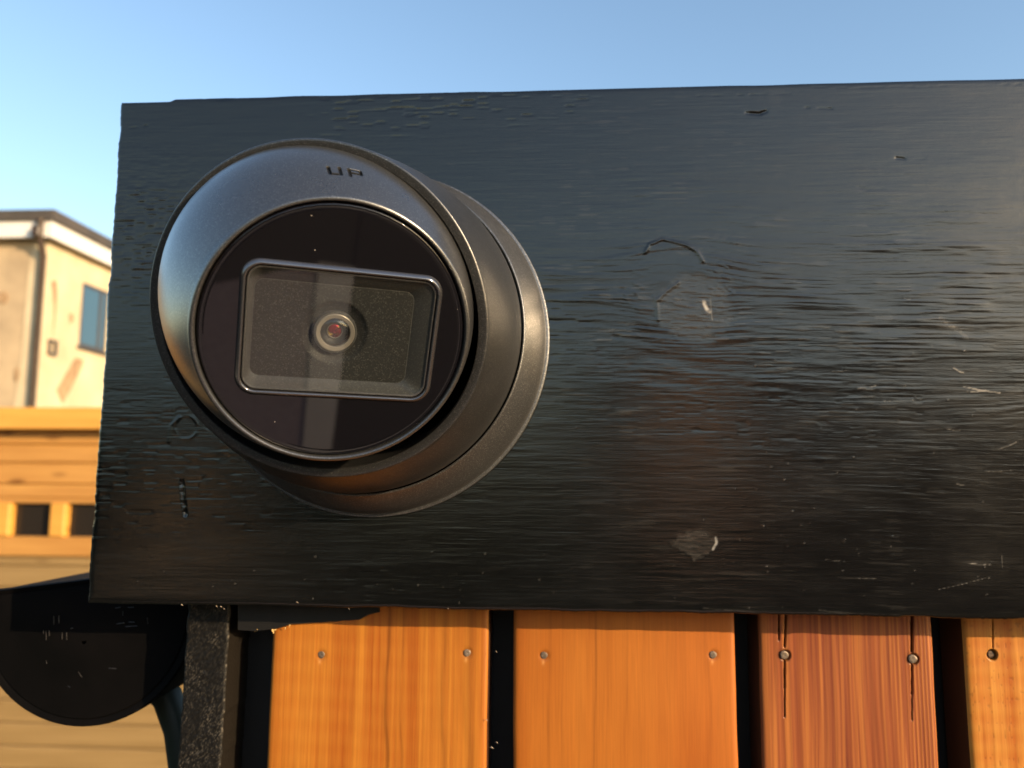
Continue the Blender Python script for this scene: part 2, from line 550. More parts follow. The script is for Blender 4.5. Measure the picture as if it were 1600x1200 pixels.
def board():
    xs = np.concatenate([np.arange(XL, 246, 0.36), np.linspace(249, 900, 50)])
    zs = np.linspace(ZB, ZT, 530)
    X, Z = np.meshgrid(xs, zs)
    px = lambda x, y: atmm(x, y)
    # grain coordinate bends round the knot
    k1 = px(1068, 450)
    k2 = px(1640, 700)
    U = Z + 2.0 * (fbm(X / 110, Z / 60, 3, 2) - 0.5) * 2
    for (kx, kz), a, sx, sz in ((k1, 0.55, 18, 15), (k2, 0.6, 30, 16)):
        e = np.exp(-((X - kx) / sx) ** 2 - ((Z - kz) / sz) ** 2)
        U = U - a * (Z - kz) * e + 0.5 * e * np.sin((X - kx) / 4)
    U = U + 0.035 * (X - 60) * sstep(60, 180, X) * gs(Z, 5, 45)
    n1 = fbm(X / 34, U / 1.5, 5, 3)
    n2 = vn(X / 14, U / 0.75, 8)
    n3 = fbm(X / 55, U / 4.5, 12, 2)
    rid = 1 - np.abs(2 * n1 - 1)
    rid = rid ** 2
    # how strongly the grain is raised, region by region
    mask = 0.26 + 0.95 * sstep(15, 75, X) * gs(Z, 18, 34) + 0.12 * gs(X, 175, 60) * gs(Z, -30, 50)
    mask += 0.55 * gs(X, -85, 22) * gs(Z, 42, 26)
    mask *= 0.45 + 1.1 * sstep(.25, .75, fbm(X / 26, Z / 14, 21, 3))
    n4 = fbm(X / 24, U / 0.80, 15, 3)
    n5 = vn(X / 10, U / 0.46, 16)
    n6 = vn(X / 26, U / 0.50, 17)
    pat = 0.3 + 1.4 * sstep(.3, .75, fbm(X / 26, U / 4, 18, 3))
    H = mask * pat * (0.006 * rid + 0.040 * n4 + 0.030 * n5 + 0.038 * n6) + 0.022 * n3
    # brush marks and settled paint: faint, everywhere
    H += 0.012 * fbm(X / 18, Z / 1.1 + X / 60, 19, 2) + 0.010 * fbm(X / 1.6, Z / 1.4, 20, 2)
    # short choppy sawn ripples upper left
    ml = gs(X, -85, 24) * gs(Z, 42, 24)
    H += ml * 0.26 * np.abs(vn(X / 4.0, U / 1.1, 31) - .5) * 2
    # fine drag marks
    H += 0.016 * vn(X / 9, Z / 0.45, 41) + 0.02 * (0.3 + mask) * vn(X / 16, U / 0.5, 42)
    # small open grain nicks
    nick = vn(X / 5.5, Z / 0.8, 44) * vn(X / 60, Z / 30, 45)
    H -= (0.05 + 0.14 * ml + 0.10 * sstep(60, 95, Z)) * sstep(0.62, 0.80, nick)
    tone = np.full(X.shape, 0.0035)
    wear_glint = np.zeros(X.shape)
    # painted glints: broken thin light lines along the raised grain
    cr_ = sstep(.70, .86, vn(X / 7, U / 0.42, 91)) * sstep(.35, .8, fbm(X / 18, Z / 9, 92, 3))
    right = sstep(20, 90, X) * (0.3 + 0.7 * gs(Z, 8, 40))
    wear_glint += 0.030 * cr_ * right
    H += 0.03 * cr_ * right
    # sanded patch at the knot
    kx, kz = px(1085, 480)
    wob = 1 + 0.9 * (fbm(X / 7, Z / 7, 50, 4) - 0.5)
    pr = np.hypot((X - kx) / 15, (Z - kz) / 12.5) * wob
    kp = 1 - sstep(0.75, 1.12, pr)
    fine = fbm(X / 5, (Z + 0.25 * X * 0.35) / 0.42, 52, 2)
    H = H * (1 - 0.6 * kp) + kp * (0.10 * fine - 0.02 + 0.03 * vn(X / 1.4, Z / 1.2, 53))
    wear_glint += kp * 0.017 * (.2 + 1.4 * fine)
    arc = [px(*p) for p in ((1008, 395), (1015, 382), (1035, 374), (1055, 378), (1075, 384), (1090, 394), (1098, 408))]
    d = poly_dist(X, Z, arc)
    H += 0.22 * np.exp(-(d / 0.55) ** 2)
    arc = [px(*p) for p in ((1028, 500), (1026, 470), (1042, 455), (1060, 442))]
    H += 0.14 * np.exp(-(poly_dist(X, Z, arc) / 0.6) ** 2)
    for i in range(26):
        cx_, cy_ = (1105 + rng.uniform(0, 55), 405 + rng.uniform(0, 50)) if i % 2 else (968 + rng.uniform(0, 60), 425 + rng.uniform(0, 60))
        L_, sl_ = rng.uniform(5, 16), rng.uniform(.25, .9)
        d = poly_dist(X, Z, [px(cx_, cy_), px(cx_ + L_, cy_ + L_ * sl_)])
        H += rng.uniform(.02, .07) * np.exp(-(d / rng.uniform(.3, .5)) ** 2)
    # chips that show light wood or filler
    def scratch(pts, w, c, h=-0.05, noise=0.6):
        nonlocal H, wear_glint
        d = poly_dist(X, Z, [px(*p) for p in pts])
        k = np.exp(-(d / w) ** 2) * (1 - noise + noise * 2 * vn(X / 0.8, Z / 0.8, len(pts) * 7 + int(pts[0][0])))
        H = H + h * k
        wear_glint = wear_glint + c * np.clip(k, 0, 1.2)
    scratch([(1099, 470), (1104, 482), (1108, 487)], 0.5, 0.30, -.05, .9)
    scratch([(1110, 466), (1111, 484), (1113, 500)], 0.22, 0.07)
    scratch([(1470, 497), (1490, 512), (1510, 526)], 0.9, 0.03, 0.0)
    for (x0, y0, x1, y1, w, c) in (
            (1505, 604, 1562, 614, .45, .28), (1512, 612, 1540, 610, .5, .22), (1490, 575, 1506, 583, .5, .2),
            (1340, 607, 1368, 603, .4, .16), (1380, 627, 1440, 624, .3, .12), (1300, 581, 1330, 578, .35, .1),
            (1466, 921, 1540, 903, .25, .12), (1512, 880, 1548, 882, .4, .22), (1310, 902, 1370, 904, .3, .1),
            (1560, 702, 1590, 690, .5, .12), (1480, 670, 1500, 673, .35, .15), (1565, 868, 1566, 886, .35, .08),
            (1290, 874, 1312, 876, .3, .08), (1495, 756, 1508, 758, .5, .14), (1540, 737, 1580, 735, .4, .09),
            (1240, 440, 1252, 441, .3, .1), (1412, 466, 1422, 468, .3, .1), (700, 255, 712, 256, .3, .03),
            (1555, 970, 1600, 968, .5, .25), (1280, 953, 1330, 958, .6, .05), (1100, 950, 1180, 956, .6, .04)):
        scratch([(x0, y0), ((x0 + x1) / 2, (y0 + y1) / 2 + 1), (x1, y1)], w * .45, c * .38, 0.015, 0.95)
    # the patched hollow low on the board
    qx, qz = px(1088, 850)
    pr = np.hypot((X - qx) / 7.6, (Z - qz) / 4.6) * (1 + 0.9 * (fbm(X / 4, Z / 3, 61, 3) - 0.5))
    kp = 1 - sstep(0.88, 1.02, pr)
    H += kp * 0.05 * vn(X / 2, Z / 0.5, 62) + 0.03 * np.exp(-((pr - 1) / 0.09) ** 2) * vn(X / 2, Z / 2, 63)
    wear_glint += kp * 0.032 * fbm(X / 2.5, Z / .8, 64, 3)
    scratch([(1118, 840), (1120, 848), (1114, 858)], 0.35, 0.18, -.04, .9)
    # overpainted screw head left of the camera
    sx, sz = px(291, 668)
    r = np.hypot(X - sx, Z - sz)
    H += 0.09 * np.exp(-((r - 4.2) / 0.5) ** 2) * sstep(.3, .8, vn(X / 2.5, Z / 2.5, 66)) - 0.04 * (1 - sstep(3.4, 4.2, r))
    H = np.where(r < 3.9, H * 0.3, H)
    d = poly_dist(X, Z, [px(*p) for p in ((264, 690), (268, 664), (280, 652))])
    H += 0.16 * np.exp(-(d / 0.5) ** 2)
    # drip / split under it
    d = poly_dist(X, Z, [px(*p) for p in ((284, 752), (286, 775), (290, 804))])
    H -= 0.5 * np.exp(-(d / 0.5) ** 2) * (0.4 + vn(X / 1.5, Z / 1.5, 70))
    tone = tone * (1 - 0.7 * np.exp(-(d / 0.9) ** 2))
    # dark splits near the top
    for pts, w, h in (([(316, 153), (345, 156), (372, 153)], .6, .7), ([(390, 154), (450, 152)], .4, .3),
                      ([(1166, 176), (1186, 178), (1200, 173)], .8, .8), ([(1400, 247), (1420, 249), (1445, 248)], .6, .45),
                      ([(203, 200), (225, 197), (240, 195)], .4, .4), ([(560, 152), (600, 150)], .3, .3),
                      ([(1270, 136), (1330, 137), (1600, 131)], .35, .22), ([(1255, 168), (1300, 170)], .4, .35),
                      ([(1330, 290), (1370, 300)], .3, .2), ([(1090, 150), (1240, 146)], .35, .25)):
        d = poly_dist(X, Z, [px(*p) for p in pts])
        k = np.exp(-(d / (w * .7)) ** 2) * sstep(.25, .8, vn(X / 2.2, Z / 2, 72))
        H -= h * .45 * k
        tone = tone * (1 - 0.6 * np.clip(k, 0, 1))
    # sawdust, salt and dust specks, denser low and to the right
    for i in range(260):
        x = rng.uniform(100, 1620)
        if i % 2: x = 1100 + (x - 100) * 0.35
        y = 500 + 460 * rng.random() ** 0.8
        if x < 900: y = 860 + 100 * rng.random()
        a, b = px(x, y)
        i0, i1 = np.searchsorted(xs, [a - 1.5, a + 1.5])
        j0, j1 = np.searchsorted(zs, [b - 1.5, b + 1.5])
        if i1 <= i0 or j1 <= j0: continue
        sub = np.hypot((X[j0:j1, i0:i1] - a) / rng.uniform(.7, 2.0), (Z[j0:j1, i0:i1] - b))
        k = np.exp(-(sub / rng.uniform(.09, .19)) ** 2)
        wear_glint[j0:j1, i0:i1] += k * rng.uniform(0.02, 0.26) ** 1.7
        H[j0:j1, i0:i1] += k * 0.10
    col = np.stack([tone + wear_glint, tone * 1.0 + wear_glint * 0.93, tone * 1.02 + wear_glint * 0.82], -1)
    # rounded arrises
    e = np.minimum.reduce([(X - XL), (Z - ZB), (ZT - Z)])
    H = H - 0.8 * np.exp(-np.clip(e, 0, 9) / 0.5)

    def edge(X, Z):
        tl = 1 - sstep(0, 3, X - XL)
        X2 = X + tl * ((vn(Z / 7, Z * 0 + .5, 81) - .5) * 0.9 + (vn(Z / 1.3, Z * 0, 82) - .5) * 0.3)
        tt = 1 - sstep(0, 3, ZT - Z)
        Z2 = Z + tt * ((vn(X / 16, X * 0 + .5, 83) - .5) * 0.5 - 0.9 * (1 - sstep(XL + 19, XL + 22, X)))
        tb = 1 - sstep(0, 3, Z - ZB)
        Z2 = Z2 + tb * ((vn(X / 9, X * 0 + .5, 84) - .5) * 0.6 + (vn(X / 1.2, X * 0 + .5, 85) - .5) * 0.25)
        return X2, Z2
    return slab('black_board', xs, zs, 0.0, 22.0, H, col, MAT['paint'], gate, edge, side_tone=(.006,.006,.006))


bo = board()

# cedar planks -------------------------------------------------------------
YP = 22.6   # plank faces, mm behind the board's face


def plank(x0, x1, tilt, kind, nails, seed):
    zs = np.concatenate([np.arange(-1860, -190, 90), np.arange(-186, -88, 0.36), [-80, -40, 0, 50]])
    xs = np.arange(x0, x1 + .01, 0.22)
    X, Z = np.meshgrid(xs, zs)
    T = X - x0
    Wd = x1 - x0
    lo = fbm(X / 40 + seed, Z / 160, seed, 2)
    if kind == 'ripple':
        g = fbm(T / 4.2 + 3 * (lo - .5), Z / 160, seed + 1, 3)
        g2 = fbm(T / .9 + 2 * lo, Z / 60, seed + 2, 3)
        rip = 0.5 + 0.5 * np.sin(2 * np.pi * Z / 8.2 + 2 * fbm(X / 25, Z / 25, seed + 3, 2) + T * .03)
        rw = sstep(.2, 1, 1 - np.abs(T / Wd - .3)) * (0.4 + 0.8 * fbm(X / 20, Z / 20, seed + 4, 2))
        col = np.array([0.40, 0.132, 0.015]) + (g - .5)[..., None] * np.array([0.13, 0.085, 0.012]) + ((rip - .5) * rw)[..., None] * np.array([.016, .014, .003]) + (g2 - .5)[..., None] * np.array([.16, .09, .012])
        for c, w, k in ((0.545, .7, .45), (0.61, .5, .25), (0.80, 1.0, .25), (0.92, 1.6, .28)):
            col = col * (1 - k * (gs(T + 1.2 * (fbm(Z / 22, T * 0, seed + 9, 2) - .5) * 2, c * Wd, w) * (.5 + .5 * vn(T * 0, Z / 15, seed + 11))))[..., None]
        H = 0.04 * rip * rw + 0.08 * g + .05 * g2
    elif kind == 'smooth':
        wob = 7 * (fbm(T / 60, Z / 70, seed + 7, 2) - .5) + 2.5 * (fbm(T / 20, Z / 30, seed + 8, 2) - .5)
        g = 0.4 * fbm((T + wob) / 7, Z / 170, seed + 1, 2) + 0.6 * fbm(T / 24, Z / 60, seed + 2, 2)
        col = np.array([0.40, 0.130, 0.016]) + (g - .5)[..., None] * np.array([.20, .11, .02])
        for c, w, k in ((.16, .6, .14), (.22, .4, .12), (.30, .5, .10), (.37, .5, .20), (.43, .4, .07), (.52, .5, .10), (.60, .6, .08), (.72, .5, .08), (.80, .4, .06), (.90, .5, .09)):
            col = col * (1 - k * gs(T + wob * (.5 + c), c * Wd, w) * (.4 + .9 * vn(T * 0, Z / 20 + c * 50, seed + 11)))[..., None]
        red = sstep(.35, .95, T / Wd)
        col = col * (1 - red[..., None] * np.array([0.04, .18, .1]))
        H = 0.05 * g
    elif kind == 'red':
        U = T + 6 * (fbm(X / 30, Z / 120, seed + 5, 2) - .5)
        g = fbm(U / 2.0, Z / 200, seed + 1, 3)
        s = 0.5 + 0.5 * np.sin(U * 2.6 + 3 * lo)
        edge_ = sstep(.72, .9, T / Wd)
        g = g * (1 - .55 * edge_) + .55 * edge_ * (0.5 + 0.5 * np.sin(T * 4.6))
        gold = sstep(.45, .72, g)
        mid = gs(T, Wd * .42, Wd * .10)
        col = np.array([0.24, 0.062, 0.018]) * (1 - gold[..., None]) + np.array([0.36, 0.118, 0.027]) * gold[..., None]
        col = col * (1 - .3 * mid[..., None] * np.array([.5, .7, .3])) + (s - .5)[..., None] * np.array([.04, .016, .003]) + (fbm(U / .7, Z / 50, seed + 8, 2) - .5)[..., None] * np.array([.12, .04, .01])
        H = 0.13 * g
    else:
        g = fbm(T / 3.0, Z / 90, seed + 1, 3)
        rip = 0.5 + 0.5 * np.sin(2 * np.pi * Z / 6.6 + 1.5 * fbm(X / 15, Z / 15, seed + 3, 2))
        col = np.array([0.46, 0.165, 0.024]) + (g - .5)[..., None] * np.array([.16, .13, .03]) + (rip - .5)[..., None] * np.array([.025, .025, .006]) + (fbm(T / .8, Z / 30, seed + 8, 2) - .5)[..., None] * np.array([.14, .08, .02])
        pit = sstep(.86, .93, vn(X / .8, Z / 1.2, seed + 6))
        col = col * (1 - .25 * pit[..., None])
        H = 0.04 * rip + 0.06 * g - .04 * pit
    # nails bite in, splits run from them
    for (nx, ny, kind_n, crack) in nails:
        a, b = atmm(nx, ny, YP)
        r = np.hypot(X - a, Z - b)
        if kind_n == 'proud':
            H -= 1.2 * (1 - sstep(1.7, 2.1, np.hypot(X - a - .5, Z - b + .2)))
            col = col * (1 - .55 * np.exp(-(r / 2.3) ** 4))[..., None]
        elif kind_n == 'hole':
            H -= 1.6 * (1 - sstep(1.7, 2.0, r))
            col = col * (1 - .75 * (1 - sstep(1.7, 2.2, r)))[..., None]
        else:
            H -= 0.25 * np.exp(-(r / 1.9) ** 4)
            col = col * (1 - .25 * np.exp(-(r / 2.0) ** 4))[..., None]
            # light fibre lifted just under the head
            col = col + (np.exp(-((X - a + .4) / .5) ** 2 - ((Z - b + 2.6) / .9) ** 2) * .16)[..., None] * np.array([1, .7, .3])
        for pts, w in crack:
            d = poly_dist(X, Z, [atmm(p[0], p[1], YP) for p in pts])
            ww = w
            k = np.exp(-(d / ww) ** 4)
            H -= 2.2 * k
            col = col * (1 - .94 * k[..., None])
    # worn fibres and rounded arris
    e = np.minimum(T, Wd - T)
    H = H - 1.3 * np.exp(-e / 0.8)
    col = np.clip(col, 0.002, 0.9)

    def edge(X, Z):
        t = (Z + 95) * tilt
        w = 1 - sstep(0, 3, X - x0)
        wr = 1 - sstep(0, 3, x1 - X)
        j = (vn(Z / 14, Z * 0 + .5, seed + 20) - .5) * .35
        return X + t + (w + wr) * j, Z
    o = slab('plank', xs, zs, YP, 19.0, H, col, MAT['cedar'], gate, edge, side_tone=(.09, .035, .015))
    for (nx, ny, kind_n, crack) in nails:
        a, b = atmm(nx, ny, YP)
        proud = {'proud': 0.5, 'flush': 0.02, 'hole': -1.0}[kind_n]
        rad = {'proud': 1.55, 'flush': 1.35, 'hole': 1.3}[kind_n]
        t = np.linspace(0, 2 * np.pi, 20, endpoint=False)
        lp = []
        tx, tz = rng.uniform(-.12, .12, 2)
        for rr_, hh in ((rad * .8, -2.0), (rad, -0.35), (rad, 0.0), (rad * .88, 0.16), (rad * .5, 0.22), (rad * .1, 0.10)):
            jit = 1 + 0.05 * np.sin(3 * t + seed)
            u, v = rr_ * np.cos(t) * jit, rr_ * np.sin(t) * jit
            lp.append(np.stack([(a + u), YP - proud - hh - u * tx - v * tz, (b + v)], -1) * MM + np.array([0, 0, Z0]))
        v_, f_ = loops_mesh(lp, True)
        mesh('nail', v_, f_, MAT['rust'] if kind_n == 'hole' else MAT['steel'], o, sharp=50)
    return o


def px_x(p):   # x in mm of a pixel column at the plank face near the board's lower edge
    return atmm(p, 1000, YP)[0]


p1 = plank(px_x(425), px_x(763), 0.004, 'ripple', [(502, 1023, 'flush', []), (730, 1020, 'flush', [])], 101)
p2 = plank(px_x(802), px_x(1149), -0.004, 'smooth', [(850, 1024, 'flush', []), (1114, 1023, 'flush', [])], 202)
p3 = plank(px_x(1186), px_x(1458), 0.0, 'red', [
    (1225, 1023, 'proud', [([(1228, 955), (1227, 990), (1226, 1010)], .34), ([(1226, 1030), (1226, 1075)], .30), ([(1226, 1073), (1226, 1120)], .2), ([(1217, 950), (1217, 1000)], .24)]),
    (1425, 1029, 'proud', [([(1425, 955), (1425, 990), (1425, 1018)], .42), ([(1425, 1038), (1425, 1085)], .28), ([(1425, 1083), (1425, 1125)], .18)])], 303)
p4 = plank(px_x(1506), px_x(1506) + 82, -0.006, 'pale', [(1550, 1023, 'hole', [([(1551, 955), (1551, 1012)], .2)]), (1750, 1023, 'flush', [])], 404)
p1['label'] = 'orange plank with planer ripples, at the left end'
p2['label'] = 'smooth orange plank'
p3['label'] = 'red brown plank, split at both nails'
p4['label'] = 'pale golden plank with a dark nail hole'
# further planks beyond the frame on the right
xx = px_x(1506) + 92
for i in range(3):
    o = p1.copy(); C.objects.link(o); o.parent = gate
    o.location = p1.location + Vector(((xx - px_x(425)) * MM, 0, 0))
    for ch in p1.children:
        c = ch.copy(); C.objects.link(c); c.parent = o
    xx += 90

# black backing behind the gaps, and the rail the planks hang on
mm = lambda *a: tuple(v * MM for v in a)


def bmm(mb, x0, x1, y0, y1, z0, z1, bev=0.0):
    return mb.box(x0 * MM, x1 * MM, y0 * MM, y1 * MM, z0 * MM + Z0, z1 * MM + Z0, bev * MM)


b = MB(); bmm(b, px_x(340), 620, YP + 21, YP + 30, -1860, 60); b.build('backing_sheet', MAT['black_side'], gate)
# batten: rough sawn
bx0, bx1 = atmm(291, 1000, YP)[0], atmm(357, 1000, YP)[0]
xs = np.linspace(bx0, bx1, 60)
zs = np.concatenate([np.linspace(-1860, -190, 30), np.arange(-188, -90, 0.45), [-60, 0, 60]])
X, Z = np.meshgrid(xs, zs)
H = 0.26 * np.abs(vn((X + Z * .35) / 2.6, (Z - X * 1.2) / 1.1, 900) - .5) * 2 + 0.25 * fbm(X / 1.2, Z / .8, 901, 2) - .8 * np.exp(-np.minimum(X - bx0, bx1 - X) / .4)
cc = 0.004 + 0.085 * sstep(.6, .95, vn((X + Z * .4) / .6, (Z - X) / .35, 902)) * vn(X / 5, Z / 7, 903)
cc = cc + 0.16 * np.exp(-((bx1 - X) / .35) ** 2) * sstep(.5, .9, vn(X * 0, Z / .9, 904)) * vn(X * 0, Z / 9, 906)
col = np.stack([cc, cc * .86, cc * .66], -1)
m_b = N('black rough sawn batten').set(rough=0.6, spec=0.25)
a_ = m_b.n('VertexColor', _layer_name='tone'); m_b.l(a_.outputs['Color'], m_b.b.inputs['Base Color'])
m_b.l(m_b.bump(m_b.noise(900, 3), 0.0002, 0.6), m_b.b.inputs['Normal'])
bat = slab('batten', xs, zs, YP - .2, 25.0, H, col, m_b.m, gate,
           edge=lambda X, Z: (X + (Z + 100) * 0.012 + .5 * (vn(Z / 3, Z * 0, 905) - .5), Z), side_tone=(.012, .009, .006))
bat['label'] = 'rough sawn black batten at the left end'
# strip of black timber caught between board and first plank
v = []
top = [(372, 949), (420, 949), (480, 949), (530, 949), (562, 949), (592, 949)]
bot = [(372, 984), (398, 986), (432, 982), (455, 975), (520, 971), (560, 968), (575, 960), (592, 956)]
pts = [atmm(x, y, YP - 2) for x, y in bot] + [atmm(x, y - 12, YP - 2) for x, y in reversed(top)]
n = len(pts)
v = [(x * MM, (YP - 2.2) * MM, z * MM + Z0) for x, z in pts] + [(x * MM, (YP - 0.1) * MM, z * MM + Z0 - .0004) for x, z in pts]
f = [list(range(n)), list(range(2 * n - 1, n - 1, -1))] + [[(i + 1) % n, i, i + n, (i + 1) % n + n] for i in range(n)]
mesh('packing_strip', v, f, MAT['black_side'], gate, smooth=False)['label'] = 'ragged black strip under the board edge, above the first plank'
# torn fibres on the corner of the first plank
sp_ = MB()
for (x0, y0, x1, y1, w) in ((398, 986, 408, 983, .45), (408, 983, 414, 980, .3), (413, 979, 420, 982, .35), (420, 981, 427, 978, .3), (424, 980, 428, 990, .45),
                            (428, 986, 432, 984, .3), (445, 984, 447, 980, .22), (452, 980, 454, 975, .28), (432, 976, 440, 975, .2), (462, 973, 468, 973, .15)):
    a, b_ = at(x0, y0, (YP - 1.2) * MM), at(x1, y1, (YP - 1.9) * MM)
    mid = (a + b_) / 2 + np.array([0, -.0003, .0003])
    sp_.tube([a, mid, b_], [w * .5 * MM, w * MM, w * .3 * MM], 6)
s_ = sp_.build('splinters', MAT['splinter'], p1); s_['kind'] = 'stuff'
# sawdust crumbs on the board's lower edge and in the gaps
cr = MB()
for (x, y, d_, s) in ((284, 945, -.6, .5), (338, 947, -.6, .45), (345, 948, -.5, .5), (350, 951, -.3, .35), (464, 941, -.4, .55), (775, 1018, 20, .5), (760, 1125, 22, .6),
                      (768, 1168, 24, .8), (776, 1160, 24, .6), (700, 951, -.4, .3), (545, 951, -.3, .3)):
    p = at(x, y, d_ * MM)
    cr.tube([p - np.array([s * .8 * MM, 0, 0]), p + np.array([0, -.0002, 0.0002]), p + np.array([s * .9 * MM, 0, -.0003])], [s * .12 * MM, s * .32 * MM, s * .12 * MM], 6)
o = cr.build('sawdust', m_simple('dull sawdust', (0.22, 0.17, 0.12), (0.4, 0.32, 0.24), 0.8, (900, 900, 900)), None)
tag(o, 'tiny pale sawdust crumbs caught along the lower edge of the black board', 'sawdust', kind='stuff')

# ------------------------------------------------------------------ security camera
seccam = empty('security_camera', (0, 0, Z0))
tag(seccam, 'black turret security camera with a rectangular lens window, screwed to the black board', 'camera')
NT = 192
TT = np.linspace(0, 2 * np.pi, NT, endpoint=False)


def W(P):   # mm, board frame -> world metres
    P = np.asarray(P, float) * MM
    P = P.copy(); P[..., 2] += Z0
    return P


def lathe_board(prof, name, mat, sharp=30):
    # profile (r, h off the board)
    lp = [W(np.stack([r * np.cos(TT), np.full(NT, -h), r * np.sin(TT)], -1)) for r, h in prof]
    v, f = loops_mesh(lp)
    return mesh(name, v, f, mat, seccam, sharp=sharp)


def arcp(c, r, a0, a1, n):
    return [(c[0] + r * math.cos(math.radians(a)), c[1] + r * math.sin(math.radians(a))) for a in np.linspace(a0, a1, n)]


prof = [(60, 0), (63.9, 0.0), (63.9, 1.5), (63.75, 1.8), (63.4, 1.95), (62.75, 2.0), (62.7, 2.3), (62.65, 3.2)]
for s in np.linspace(0, 1, 16):
    prof.append((62.6 - 6.3 * s ** 1.35, 3.8 + 16.8 * s ** 0.92))
prof += [(56.1, 20.95), (55.8, 21.15), (55.5, 21.1), (55.3, 20.8), (55.2, 18.5)]
lathe_board(prof, 'base_ring', MAT['ring'])

# tilted opening of the cover
RN = np.array([-0.0015, -0.946, -0.3235]); RN /= np.linalg.norm(RN)
RC = np.array([-2.3, -64.7, -3.7])
RU = np.array([1.0, 0, 0]); RU -= RN * RU.dot(RN); RU /= np.linalg.norm(RU)
RV = np.cross(RU, RN); RV = RV if RV[2] > 0 else -RV


def rimloop(r, h):
    th = np.angle(np.exp(1j * (TT - math.radians(-32))))
    r = r + 2.2 * np.exp(-(th / math.radians(42)) ** 2)[:, None]
    return RC + RN * h + r * (np.cos(TT)[:, None] * RU + np.sin(TT)[:, None] * RV)


lp = []
b0 = np.stack([54.75 * np.cos(TT), np.full(NT, -19.5), 54.75 * np.sin(TT)], -1)
b1 = np.stack([54.75 * np.cos(TT), np.full(NT, -21.6), 54.75 * np.sin(TT)], -1)
top_ = rimloop(48.65, -0.7)
rad = np.stack([np.cos(TT), 0 * TT, np.sin(TT)], -1)
lp.append(b0)
for s in np.linspace(0, 1, 28):
    e = s
    q = b1 * (1 - e) + top_ * e
    bul = 1.9 * math.sin(math.pi * s ** 0.9) 
    lp.append(q + rad * bul)
for r, h in ((48.62, -0.45), (48.5, -0.18), (48.25, 0.0), (47.9, 0.06), (46.6, -0.10), (45.95, -0.22), (45.75, -0.45), (45.68, -0.9), (45.6, -2.5), (45.7, -7), (46.4, -14)):
    lp.append(rimloop(r, h))
v, f = loops_mesh([W(a) for a in lp])
mesh('cover', v, f, MAT['housing'], seccam, sharp=28)

# the ball: local frame (u right, v up, n forward)
NY, NP = math.radians(22.17), math.radians(-25.25)
BN = np.array([math.sin(NY) * math.cos(NP), -math.cos(NY) * math.cos(NP), math.sin(NP)])
BU0 = np.cross([0, 0, 1.0], BN); BU0 /= np.linalg.norm(BU0)
if BU0[0] < 0: BU0 = -BU0
BV0 = np.cross(BU0, BN)
if BV0[2] < 0: BV0 = -BV0
RA = -0.015
BU = BU0 * math.cos(RA) + BV0 * math.sin(RA)
BV = -BU0 * math.sin(RA) + BV0 * math.cos(RA)
BB = np.array([9.86, -83.9, -13.3])
LB = 34.0
BC = BB - BN * LB       # origin of the ball frame


def Bw(u, v, z):
    u, v, z = np.broadcast_arrays(np.asarray(u, float), v, z)
    return W(BC + u[..., None] * BU + v[..., None] * BV + z[..., None] * BN)


RB = 45.55
EA, EB = 43.9, 55.5        # flattened sphere
ball_prof = [(EA * math.sqrt(1 - (z / EB) ** 2), z) for z in np.linspace(-26, 32.4, 36)]
tail = [(36.1, 32.7), (35.75, 33.5), (35.45, 33.9), (35.1, 34.08), (34.75, 34.05), (34.5, 33.8), (34.35, 33.3), (34.3, 32.2)]
# dense rows through the lettering band, found from the pixel
# dense resample of the sphere+snout part
full = ball_prof + tail
cum = np.concatenate([[0], np.cumsum([math.dist(a, b) for a, b in zip(full[:-1], full[1:])])])
fr, fz = np.array([p[0] for p in full]), np.array([p[1] for p in full])


def hit_ball(px, py):
    d = AX[2] + AX[0] * ((px - 800) / F_PX) - AX[1] * ((py - 600) / F_PX)
    o = (CAM - np.array([0, 0, Z0])) * 1000 - BC
    d = d / np.linalg.norm(d)
    best = None
    for t in np.linspace(150, 260, 2201):
        p = o + d * t
        z = p @ BN
        r = math.sqrt(max(p @ p - z * z, 0))
        rp = np.interp(z, fz, fr) if z < 34 else 0
        if r < rp:
            return p @ BU, p @ BV, z
    return None


def uv_of(px, py):      # -> (angle from up, clockwise, mm along the surface at that radius), profile length
    u, v, z = hit_ball(px, py)
    return math.atan2(u, v), float(np.interp(z, fz, cum)), math.hypot(u, v)


pU = uv_of(544, 272)
ang0, s0, r0 = pU
print('UP at', pU)
sfine = np.arange(s0 - 2.6, s0 + 2.6, 0.11)
srow = np.unique(np.concatenate([np.linspace(0, s0 - 2.6, 24), sfine, np.linspace(s0 + 2.6, cum[-len(tail) - 1], 10), cum[-len(tail):]]))
afine = np.arange(ang0 - 6.4 / r0, ang0 + 6.4 / r0, 0.11 / r0)
arow = np.concatenate([afine, np.linspace(afine[-1], afine[0] + 2 * math.pi, 190)[1:-1]])
S, Aa = np.meshgrid(srow, arow, indexing='ij')
R_ = np.interp(S, cum, fr); Zz = np.interp(S, cum, fz)
# smooth the sphere facets
sph = S < cum[len(ball_prof) - 1]
ang = np.arctan2(Zz, R_)
R_ = np.where(sph, EA * np.sqrt(np.clip(1 - (Zz / EB) ** 2, 0, 1)), R_)
# letters: local coords lx to the right, ly up the surface (towards the rim: smaller s)
lx = (Aa - ang0) * r0
ly = -(S - s0)


def stroke(x0, y0, x1, y1, w=0.36):
    d = seg_dist(lx, ly, (x0, y0), (x1, y1))
    return 1 - sstep(w, w + 0.14, d)


